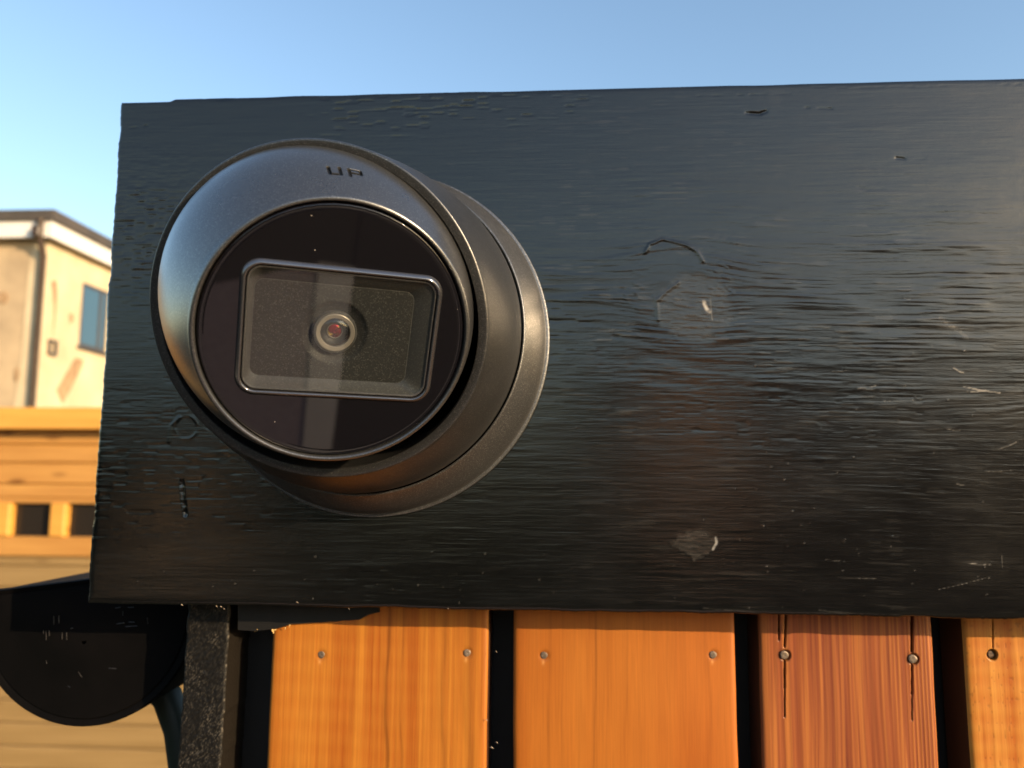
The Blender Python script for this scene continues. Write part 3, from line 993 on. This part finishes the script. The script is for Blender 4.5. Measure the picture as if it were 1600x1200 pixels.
hh = 1.75
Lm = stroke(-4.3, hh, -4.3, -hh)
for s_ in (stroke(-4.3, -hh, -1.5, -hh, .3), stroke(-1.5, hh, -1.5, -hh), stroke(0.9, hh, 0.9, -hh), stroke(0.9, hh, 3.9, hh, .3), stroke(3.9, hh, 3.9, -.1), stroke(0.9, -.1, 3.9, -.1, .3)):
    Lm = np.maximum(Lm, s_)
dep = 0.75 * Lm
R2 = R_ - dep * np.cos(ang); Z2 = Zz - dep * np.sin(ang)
sh = 1 - sstep(0, 33, Zz)
P = Bw(R2 * np.sin(Aa) - 2.2 * sh, R2 * np.cos(Aa) + 1.9 * sh, Z2)
v, f = loops_mesh(list(P))
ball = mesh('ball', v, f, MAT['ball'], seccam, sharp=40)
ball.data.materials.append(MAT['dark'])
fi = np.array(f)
ball.data.polygons.foreach_set('material_index', (Lm.ravel()[fi].mean(1) > 0.55).astype(np.int32))  # black on the letter strokes stands in for shade inside the engraving


def lathe_ball(prof, name, mat, parent=None, cap=False, sharp=30, n=96):
    t = np.linspace(0, 2 * np.pi, n, endpoint=False)
    v, f = loops_mesh([Bw(r * np.cos(t), r * np.sin(t), z + 0 * t) for r, z in prof], cap)
    return mesh(name, v, f, mat, parent or ball, sharp=sharp)


def rr(w, h, r, z, n=12, dx=1.1, dy=0.35):
    pts = []
    for cx, cy, a0 in ((1, 1, 0), (-1, 1, 90), (-1, -1, 180), (1, -1, 270)):
        for a in np.linspace(a0, a0 + 90, n):
            pts.append((cx * (w / 2 - r) + r * math.cos(math.radians(a)), cy * (h / 2 - r) + r * math.sin(math.radians(a))))
    # extra points along the straights so that bends stay clean
    out = []
    for i, p in enumerate(pts):
        q = pts[(i + 1) % len(pts)]
        out.append(p)
        if math.dist(p, q) > 3:
            for s in np.linspace(0, 1, 22)[1:-1]: out.append((p[0] * (1 - s) + q[0] * s, p[1] * (1 - s) + q[1] * s))
    return np.array([(x + dx, y + dy, z) for x, y in out])


CX, CY = 0.0, 0.0


def toB(L):
    return Bw(L[:, 0], L[:, 1], L[:, 2])


def circ_like(L, r, z):
    a = np.arctan2(L[:, 1], L[:, 0])
    return np.stack([r * np.cos(a), r * np.sin(a), np.full(len(L), z)], -1)


base = rr(50.9, 35.4, 5.0, 33.5)
RW = ((51.2, 35.7, 5.15, 33.2), (51.2, 35.7, 5.15, 33.58), (50.7, 35.2, 4.95, 33.85), (50.1, 34.6, 4.7, 34.22), (49.6, 34.1, 4.5, 34.46), (49.1, 33.6, 4.3, 34.52), (48.7, 33.2, 4.1, 34.42), (48.45, 32.95, 4.0, 34.15), (48.4, 32.9, 4.0, 33.6))
lps = [circ_like(base, 34.1, 32.4), circ_like(base, 34.0, 33.0), circ_like(base, 33.75, 33.38), circ_like(base, 33.3, 33.5), circ_like(base, 32.9, 33.40), circ_like(base, 32.6, 33.40), circ_like(base, 32.3, 33.5)]
lps += [circ_like(base, 32.25, 33.5), circ_like(base, 31.6, 33.5)]
for (w, h, r, z) in ((51.6, 36.1, 5.3, 33.5), (51.0, 35.5, 5.1, 33.5), (48.2, 32.7, 3.9, 33.5), (47.9, 32.4, 3.9, 33.4)):
    lps.append(rr(w, h, r, z))
v, f = loops_mesh([toB(a) for a in lps])
mesh('face_disc', v, f, MAT['gloss'], ball, sharp=50)
v, f = loops_mesh([toB(rr(*a)) for a in RW])
mesh('window_bezel', v, f, MAT['bezel'], ball, sharp=60)
FD = dict(dx=-0.5, dy=-0.2)
lps = [rr(47.85, 32.35, 3.8, 33.4), rr(47.8, 32.3, 3.8, 33.75), rr(47.55, 32.05, 3.7, 33.9), rr(47.1, 31.6, 3.5, 33.85), rr(46.5, 31.0, 3.4, 33.4), rr(46.3, 30.8, 3.35, 33.2), rr(41.4, 26.2, 2.8, 30.95, **FD), rr(41.0, 25.8, 2.6, 30.75, **FD), rr(40.4, 25.3, 2.5, 30.8, **FD)]
v, f = loops_mesh([toB(a) for a in lps])
mesh('window_frame', v, f, MAT['frame'], ball, sharp=25)
pb = rr(40.6, 25.5, 2.5, 30.8, **FD)
lps = [pb, circ_like(pb, 9.0, 30.8), circ_like(pb, 8.5, 30.75), circ_like(pb, 8.2, 30.45), circ_like(pb, 6.4, 29.2), circ_like(pb, 5.0, 29.1)]
v, f = loops_mesh([toB(a) for a in lps])
mesh('lens_plate', v, f, MAT['plate'], ball, sharp=40)
pb = rr(46.9, 31.4, 3.5, 33.6)
v, f = loops_mesh([toB(pb), toB((pb - [1.1, .35, 0]) * np.array([.05, .05, 1]))], True)
mesh('window_pane', v, f, MAT['pane'], ball)
lathe_ball([(5.7, 29.0), (5.7, 30.7), (5.5, 31.0), (5.25, 31.05), (5.15, 30.95)], 'lens_barrel', MAT['frame'])
lathe_ball([(5.15, 30.9), (5.05, 31.2), (4.9, 31.3), (4.0, 31.15), (3.85, 31.0), (3.8, 30.4)], 'lens_ring', MAT['lensring'])
lathe_ball([(3.9, 30.5), (3.6, 30.0), (2.4, 29.0), (1.95, 28.9), (1.9, 28.3), (.1, 28.2)], 'lens_tube', MAT['dark'], cap=True)
lathe_ball([(1.9, 28.7), (1.7, 29.05), (1.2, 29.3), (.6, 29.42), (.1, 29.45)], 'inner_lens', MAT['coat'], cap=True)
lathe_ball([(1.95, 28.95), (2.05, 29.2), (1.95, 29.3), (1.8, 29.15)], 'inner_ring', MAT['lensring'])
lathe_ball([(3.85, 30.9), (3.4, 31.25), (2.6, 31.6), (1.6, 31.85), (.8, 31.95), (.05, 31.97)], 'lens_glass', MAT['lens_glass'], cap=True)

# ------------------------------------------------------------------ gutter end behind the lower left corner of the board
YG = 40 * MM
gut = empty('gutter', (-0.15, YG, Z0 - 0.1))
tag(gut, 'scuffed black half round gutter end behind the lower left corner of the black board', 'gutter')
gc = at(135, 948, YG)
GR = 182 / F_PX * (YG - CAM[1])
tl_, tr_ = at(-60, 925, YG), at(330, 883, YG)
ns = 40
outline = []
for a in np.linspace(180 + 8, 360 - 0, ns):
    outline.append((gc[0] + GR * math.cos(math.radians(a)), gc[2] + GR * math.sin(math.radians(a))))
outline.append((gc[0] + GR, tr_[2])); outline.append((gc[0] - GR, tl_[2]))
ol = np.array(outline); ctr = np.array([gc[0], gc[2] - GR * .3])


def oloop(s, y):
    q = ctr + (ol - ctr) * s
    return np.stack([q[:, 0], np.full(len(q), y), q[:, 1]], -1)


lps = [oloop(0.02, YG), oloop(.90, YG), oloop(.915, YG + .0006), oloop(.93, YG + .0002), oloop(.985, YG - .0004), oloop(1.0, YG + .0006), oloop(1.0, YG + .006)]
v, f = loops_mesh(lps)
mesh('end_cap', v, f, MAT['plastic'], gut, sharp=25)
lps = [oloop(.975, YG + .004), oloop(.975, YG + .5), oloop(.94, YG + .5), oloop(.94, YG + .004)]
v, f = loops_mesh(lps)
mesh('trough', v, f, MAT['plastic'], gut, sharp=25)
mk = MB()
marks = [(84, 963, 84, 976), (92, 962, 92, 974), (84, 968, 93, 967), (68, 985, 68, 990), (72, 986, 72, 1000), (77, 985, 77, 994), (68, 984, 82, 983), (97, 988, 97, 999), (104, 988, 104, 1000), (110, 982, 114, 981),
         (72, 1010, 73, 1020), (72, 1032, 73, 1037), (180, 950, 188, 949), (200, 949, 209, 949), (178, 960, 186, 958), (192, 955, 192, 962), (182, 975, 194, 973), (201, 972, 210, 972), (228, 946, 230, 955), (230, 965, 231, 975),
         (196, 979, 214, 978), (170, 1044, 182, 1045), (30, 1058, 40, 1068), (122, 1050, 128, 1058), (213, 1110, 217, 1108), (106, 1072, 110, 1074)]
for x0, y0, x1, y1 in [q for i_, q in enumerate(marks) if i_ % 4 != 2]:
    a, b_ = at(x0, y0, YG - .0003), at(x1, y1, YG - .0003)
    mk.tube([a, b_], .00014, 5)
o = mk.build('moulded_marks', m_simple('scuffed marks on plastic', (0.006, 0.006, 0.006), (0.055, 0.05, 0.048), 0.4, (700, 700, 700)), gut)
o['kind'] = 'stuff'
pp = [at(232, 1060, .075), at(262, 1090, .075), at(280, 1140, .075), at(288, 1200, .075), at(291, 1260, .075), at(292, 1500, .075)]
pp.append(pp[-1] + np.array([0, 0, -1.5]))
o = MB().tube(pp, .0065, 20).build('downpipe', MAT['green_pipe'])
tag(o, 'thin dark green pipe running down between the gutter end and the rough batten', 'pipe')

# ------------------------------------------------------------------ garden shed behind, left
YS = 4.4
shed = empty('garden_shed', (-3.6, YS + 1, 0))
tag(shed, 'honey coloured timber garden shed with small square windows, behind the gate on the left', 'shed')


def zs_(py, y=YS, px=60):
    return at(px, py, y)[2]


SX0, SX1 = -6.2, -1.75
wz0, wz1 = zs_(838), zs_(786)


def shed_bits():
    fas1, fas0 = zs_(645), zs_(672)
    MB().box(SX0 - .1, SX1 + .1, YS - .09, YS + 2.4, fas1 - .012, fas1 + .02).build('roof', MAT['roof'], shed, smooth=False)
    MB().box(SX0 - .1, SX1 + .1, YS - .12, YS - .092, fas0, fas1 + .024, .004).build('fascia', MAT['shed_bright'], shed, smooth=False)
    # boards above the windows
    zt = fas1 - .014
    edges = [zt, zs_(695), zs_(724), zs_(757), zs_(779)]
    for i, (a, b_) in enumerate(zip(edges[:-1], edges[1:])):
        o = MB().box(SX0, SX1, YS - .012 * (1 + (i == 3)), YS + .02, b_ + .004, a, .008).build('board', MAT['shed'], shed, smooth=False)
    # window band
    MB().box(SX0, SX1, YS - .03, YS + .03, wz1, zs_(779) + .002, .004).build('window_head', MAT['shed'], shed, smooth=False)
    MB().box(SX0, SX1, YS - .035, YS + .03, zs_(868), wz0, .004).build('window_sill', MAT['shed'], shed, smooth=False)
    xw = lambda p: at(p, 812, YS)[0]
    pitch = xw(108) - xw(22)
    k = -9
    while True:
        a = xw(22) + pitch * k
        if a + pitch > SX1: break
        if a > SX0 + pitch:
            w = MB().box(a - .003, xw(84) + pitch * k + .003, YS + .012, YS + .016, wz0 - .005, wz1 + .005).build('window_pane', MAT['darkglass'], shed, smooth=False)
            MB().box(xw(84) + pitch * k, a + pitch, YS - .045, YS + .018, wz0, wz1, .008).build('mullion', MAT['shed_bright'], shed, smooth=False)
        k += 1
    # cladding below
    step = (zs_(1130) - zs_(1166)) * 1.0
    z = zs_(868)
    off = (z - zs_(1130)) % step
    first = True
    while z > 0.08:
        h = off if first and off > .02 else step
        first = False
        o = MB().box(SX0, SX1, YS - .012, YS + .01, z - h + .004, z, .007).build('board', MAT['shed_pale'], shed, smooth=False)
        z -= h
    # dark joint behind, side walls and back
    MB().box(SX0 + .02, SX1 - .02, YS + .018, YS + 2.3, 0.0, wz0 - .03).build('wall', MAT['shed_pale'], shed, smooth=False)
    MB().box(SX0 + .02, SX1 - .02, YS + .1, YS + 2.3, wz0 - .03, fas1 - .02).build('wall', MAT['shed_pale'], shed, smooth=False)
    MB().box(SX0 + .02, SX1 - .02, YS + .022, YS + .09, zs_(779), fas1 - .02).build('lining', MAT['shed_pale'], shed, smooth=False)


shed_bits()

# ------------------------------------------------------------------ house
YH = 15.0
house = empty('house', (-14, YH + 5, 0))
tag(house, 'cream and bare render house with white fascia and brown downpipe, beyond the shed', 'house')
cor = at(72, 400, YH)
HX = cor[0]
zr = at(75, 335, YH)[2]
z1 = at(75, 351, YH)[2]
z2 = at(75, 376, YH)[2]
BX = HX - 11
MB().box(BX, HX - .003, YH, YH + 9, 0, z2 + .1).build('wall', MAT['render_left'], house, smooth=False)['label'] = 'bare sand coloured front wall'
# right hand wall skin in cream, with a cream return strip on the front corner
wn0, wn1 = YH + 1.0, YH + 2.05
ww0, ww1 = 0, 0
rx = lambda px: (lambda d: CAM[1] + d)( (HX - CAM[0]) / ((lambda D: D[0] / D[1])(AX[2] + AX[0] * ((px - 800) / F_PX) - AX[1] * (-100 / F_PX))) )
ya, yb = rx(124), rx(166)


def zr_at(px, py):       # height on the right hand wall plane at that pixel
    D = AX[2] + AX[0] * ((px - 800) / F_PX) - AX[1] * ((py - 600) / F_PX)
    t = (HX - CAM[0]) / D[0]
    return CAM[2] + D[2] * t


wt, wb = zr_at(127, 440), zr_at(122, 540)
sk = MB()
sk.box(HX, HX + .02, YH - .02, ya, 0, z2 + .1)
sk.box(HX, HX + .02, yb, YH + 9, 0, z2 + .1)
sk.box(HX, HX + .02, ya, yb, wt, z2 + .1)
sk.box(HX, HX + .02, ya, yb, 0, wb)
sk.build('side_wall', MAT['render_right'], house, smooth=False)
# cream strip with a slanted ragged edge on the front
f1 = [at(52, 378, YH - .02), at(72, 378, YH - .02), at(60, 660, YH - .02), at(16, 660, YH - .02), at(24, 620, YH - .02), at(33, 560, YH - .02), at(38, 500, YH - .02), at(44, 430, YH - .02)]
pts = [(p[0], p[2]) for p in f1]
pts[1] = (HX - .001, pts[1][1]); pts[2] = (HX - .001, pts[2][1])


def plate(name, pts, y0, y1, mat, parent, axis='y'):
    n = len(pts)
    if axis == 'y':
        v = [(x, y0, z) for x, z in pts] + [(x, y1, z) for x, z in pts]
    else:
        v = [(y0, x, z) for x, z in pts] + [(y1, x, z) for x, z in pts]
    f = [list(range(n)), list(range(2 * n - 1, n - 1, -1))] + [[(i + 1) % n, i, i + n, (i + 1) % n + n] for i in range(n)]
    return mesh(name, v, f, mat, parent, smooth=False)


plate('render_coat', pts, YH - .018, YH - .001, MAT['render_right'], house)
# stains
for cx, cy, w, h, a in ((4, 465, 9, 10, 0), (26, 585, 5, 12, -20)):
    p = at(cx, cy, YH - .022)
    plate('render_patch', [(p[0] + w / 1244 * 15.3 * math.cos(t + .3 * math.sin(3 * t)), p[2] + h / 1244 * 15.3 * math.sin(t)) for t in np.linspace(0, 2 * math.pi, 14, endpoint=False)], YH - .024, YH - .0015, MAT['stain'], house)


def side_pt(px, py):
    D = AX[2] + AX[0] * ((px - 800) / F_PX) - AX[1] * ((py - 600) / F_PX)
    t = (HX + .024 - CAM[0]) / D[0]
    p = CAM + D * t
    return (p[1], p[2])


for poly in ([(88, 610), (98, 632), (112, 605), (128, 575), (130, 562), (118, 558), (105, 580)],
             [(80, 440), (88, 437), (90, 455), (87, 500), (82, 530), (84, 480)],
             [(108, 492), (114, 488), (115, 500), (110, 508)]):
    plate('render_patch', [side_pt(*p) for p in poly], HX + .0205, HX + .024, MAT['stain'], house, 'x')
# roof edge and fascia with overhang
plate_z = 0.0
MB().box(BX - .3, HX + .32, YH - .32, YH + 9.3, z1, zr).build('roof', MAT['roof'], house, smooth=False)
MB().box(BX - .25, HX + .188, YH - .26, YH - .19, z2, z1 - .004).build('fascia', MAT['white'], house, smooth=False)
MB().box(HX + .19, HX + .25, YH - .26, YH + 9.25, z2, z1 - .004).build('fascia', MAT['white'], house, smooth=False)
MB().box(BX - .25, HX + .18, YH - .18, YH + 9.2, z2 + .05, z2 + .09).build('soffit', MAT['white'], house, smooth=False)
dx = HX + .04
MB().tube([(dx + .02, YH - .34, z1 + .02), (dx, YH - .3, z2 - .02), (dx - .03, YH - .1, z2 - .35), (dx - .03, YH - .09, 0)], .065, 12).build('downpipe', MAT['brown'], house)
MB().box(dx - .12, dx + .06, YH - .42, YH - .26, z2 - .02, z2 + .2, .02).build('hopper', MAT['brown'], house)
# little fitting on the side wall
yb_, zb_ = side_pt(79, 543)
bb = MB()
s = .035
bb.box(HX + .02, HX + .09, yb_ - .10, yb_ - .10 + s, zb_ - .16, zb_ + .16); bb.box(HX + .02, HX + .09, yb_ + .10, yb_ + .10 + s, zb_ - .16, zb_ + .16)
bb.box(HX + .02, HX + .09, yb_ - .06, yb_ + .095, zb_ + .125, zb_ + .16); bb.box(HX + .02, HX + .09, yb_ - .06, yb_ + .095, zb_ - .16, zb_ - .125)
bb.build('wall_bracket', MAT['slate'], house, smooth=False)
# side window: frame, two lights, sill
win = MB()
t_ = .07
win.box(HX + .001, HX + .018, ya + .002, ya + t_, wb + .002, wt - .002); win.box(HX + .001, HX + .018, yb - t_, yb - .002, wb + .002, wt - .002)
win.box(HX + .001, HX + .018, ya + t_ + .001, yb - t_ - .001, wt - t_, wt - .002); win.box(HX + .001, HX + .018, ya + t_ + .001, yb - t_ - .001, wb + .002, wb + t_)
ym = rx(153)
win.box(HX + .001, HX + .016, ym, ym + .10, wb + t_ + .001, wt - t_ - .001)
wo = win.build('window', MAT['slate'], house, smooth=False)
MB().box(HX + .003, HX + .006, ya + t_ - .01, yb - t_ + .01, wb + t_ - .01, wt - t_ + .01).build('pane', MAT['winglass'], wo, smooth=False)
MB().box(HX + .021, HX + .09, ya - .08, yb + .08, wb - .07, wb, .01).build('sill', MAT['slate'], wo, smooth=False)

# ------------------------------------------------------------------ the garden behind the photographer (only seen in reflections)
random.seed(3)


def hedge(x0, x1, y, h, seed, label):
    r = random.Random(seed)
    v, f = [], []
    N_ = int((x1 - x0) * h * 55)
    for i in range(N_):
        x = r.uniform(x0, x1)
        top = h * (0.82 + 0.18 * math.sin(x * 1.7 + seed) * math.cos(x * .6))
        z = r.uniform(0.0, top)
        yy = y + r.uniform(-.45, .45)
        s = r.uniform(.08, .2)
        a, b = r.uniform(0, 6.28), r.uniform(-.9, .9)
        d1 = Vector((math.cos(a), math.sin(a), b)).normalized() * s
        d2 = d1.orthogonal().normalized() * s * .6
        n = len(v)
        c = Vector((x, yy, z))
        v += [tuple(c - d1), tuple(c + d2), tuple(c + d1), tuple(c - d2)]
        f.append((n, n + 1, n + 2, n + 3))
    o = mesh('hedge', v, f, MAT['leaf'], smooth=False)
    core = MB().box(x0, x1, y - .25, y + .25, 0, h * .75)
    c = core.build('hedge_core', MAT['leaf'], o, smooth=False)
    tag(o, label, 'hedge')
    return o


hedge(-7.5, -1.2, -5.0, 3.1, 1, 'tall dark hedge mirrored in the left of the black board')
hedge(-1.2, 1.0, -6.0, 2.6, 2, 'lower dark hedge mirrored in the middle of the black board')
bk = empty('brick_house', (3, -11, 0))
tag(bk, 'dark brick house mirrored low in the right of the black board', 'house')
MB().box(0.5, 9.5, -16, -10, 0, 2.7).build('wall', MAT['brick'], bk, smooth=False)
plate('roof', [(-10 + .3, 2.7), (-16.3, 2.7), (-13, 4.0)], 0.2, 9.8, MAT['tile'], bk, 'x')
# unseen angled boards, added so that sunlit mirror images streak the paint
MAT['mirror_red'] = m_simple('red brown reflection board', (0.72, 0.32, 0.18), (0.80, 0.40, 0.24), 0.6, (6, 6, 6))
MAT['mirror_tan'] = m_simple('tan reflection board', (0.60, 0.44, 0.30), (0.70, 0.52, 0.36), 0.6, (6, 6, 6))
for (x, y, w, z0, z1_, az, k, lab) in ((0.60, -3.1, .62, 1.72, 2.20, 124, 'mirror_red', 'unseen red brown board on a dark post, added to mirror as a streak right of the camera'),
                                       (-1.40, -2.7, .30, 1.38, 1.84, 108, 'mirror_tan', 'unseen tan board on a dark post, added to mirror as a patch below left of the camera')):
    t = empty('reflection_board', (x, y, 0))
    a = math.radians(az)
    t.rotation_euler.z = math.atan2(-math.cos(a), math.sin(a)) + math.pi / 2
    for nm, mb, mt_ in (('board', MB().box(-w / 2, w / 2, -.03, .03, z0, z1_, .006), MAT[k]), ('post', MB().box(-.03, .03, -.03, .03, 0, z0 - .003, .004), MAT['rough_black'])):
        o = mb.build(nm, mt_, smooth=False); o.parent = t
    tag(t, lab, 'board')
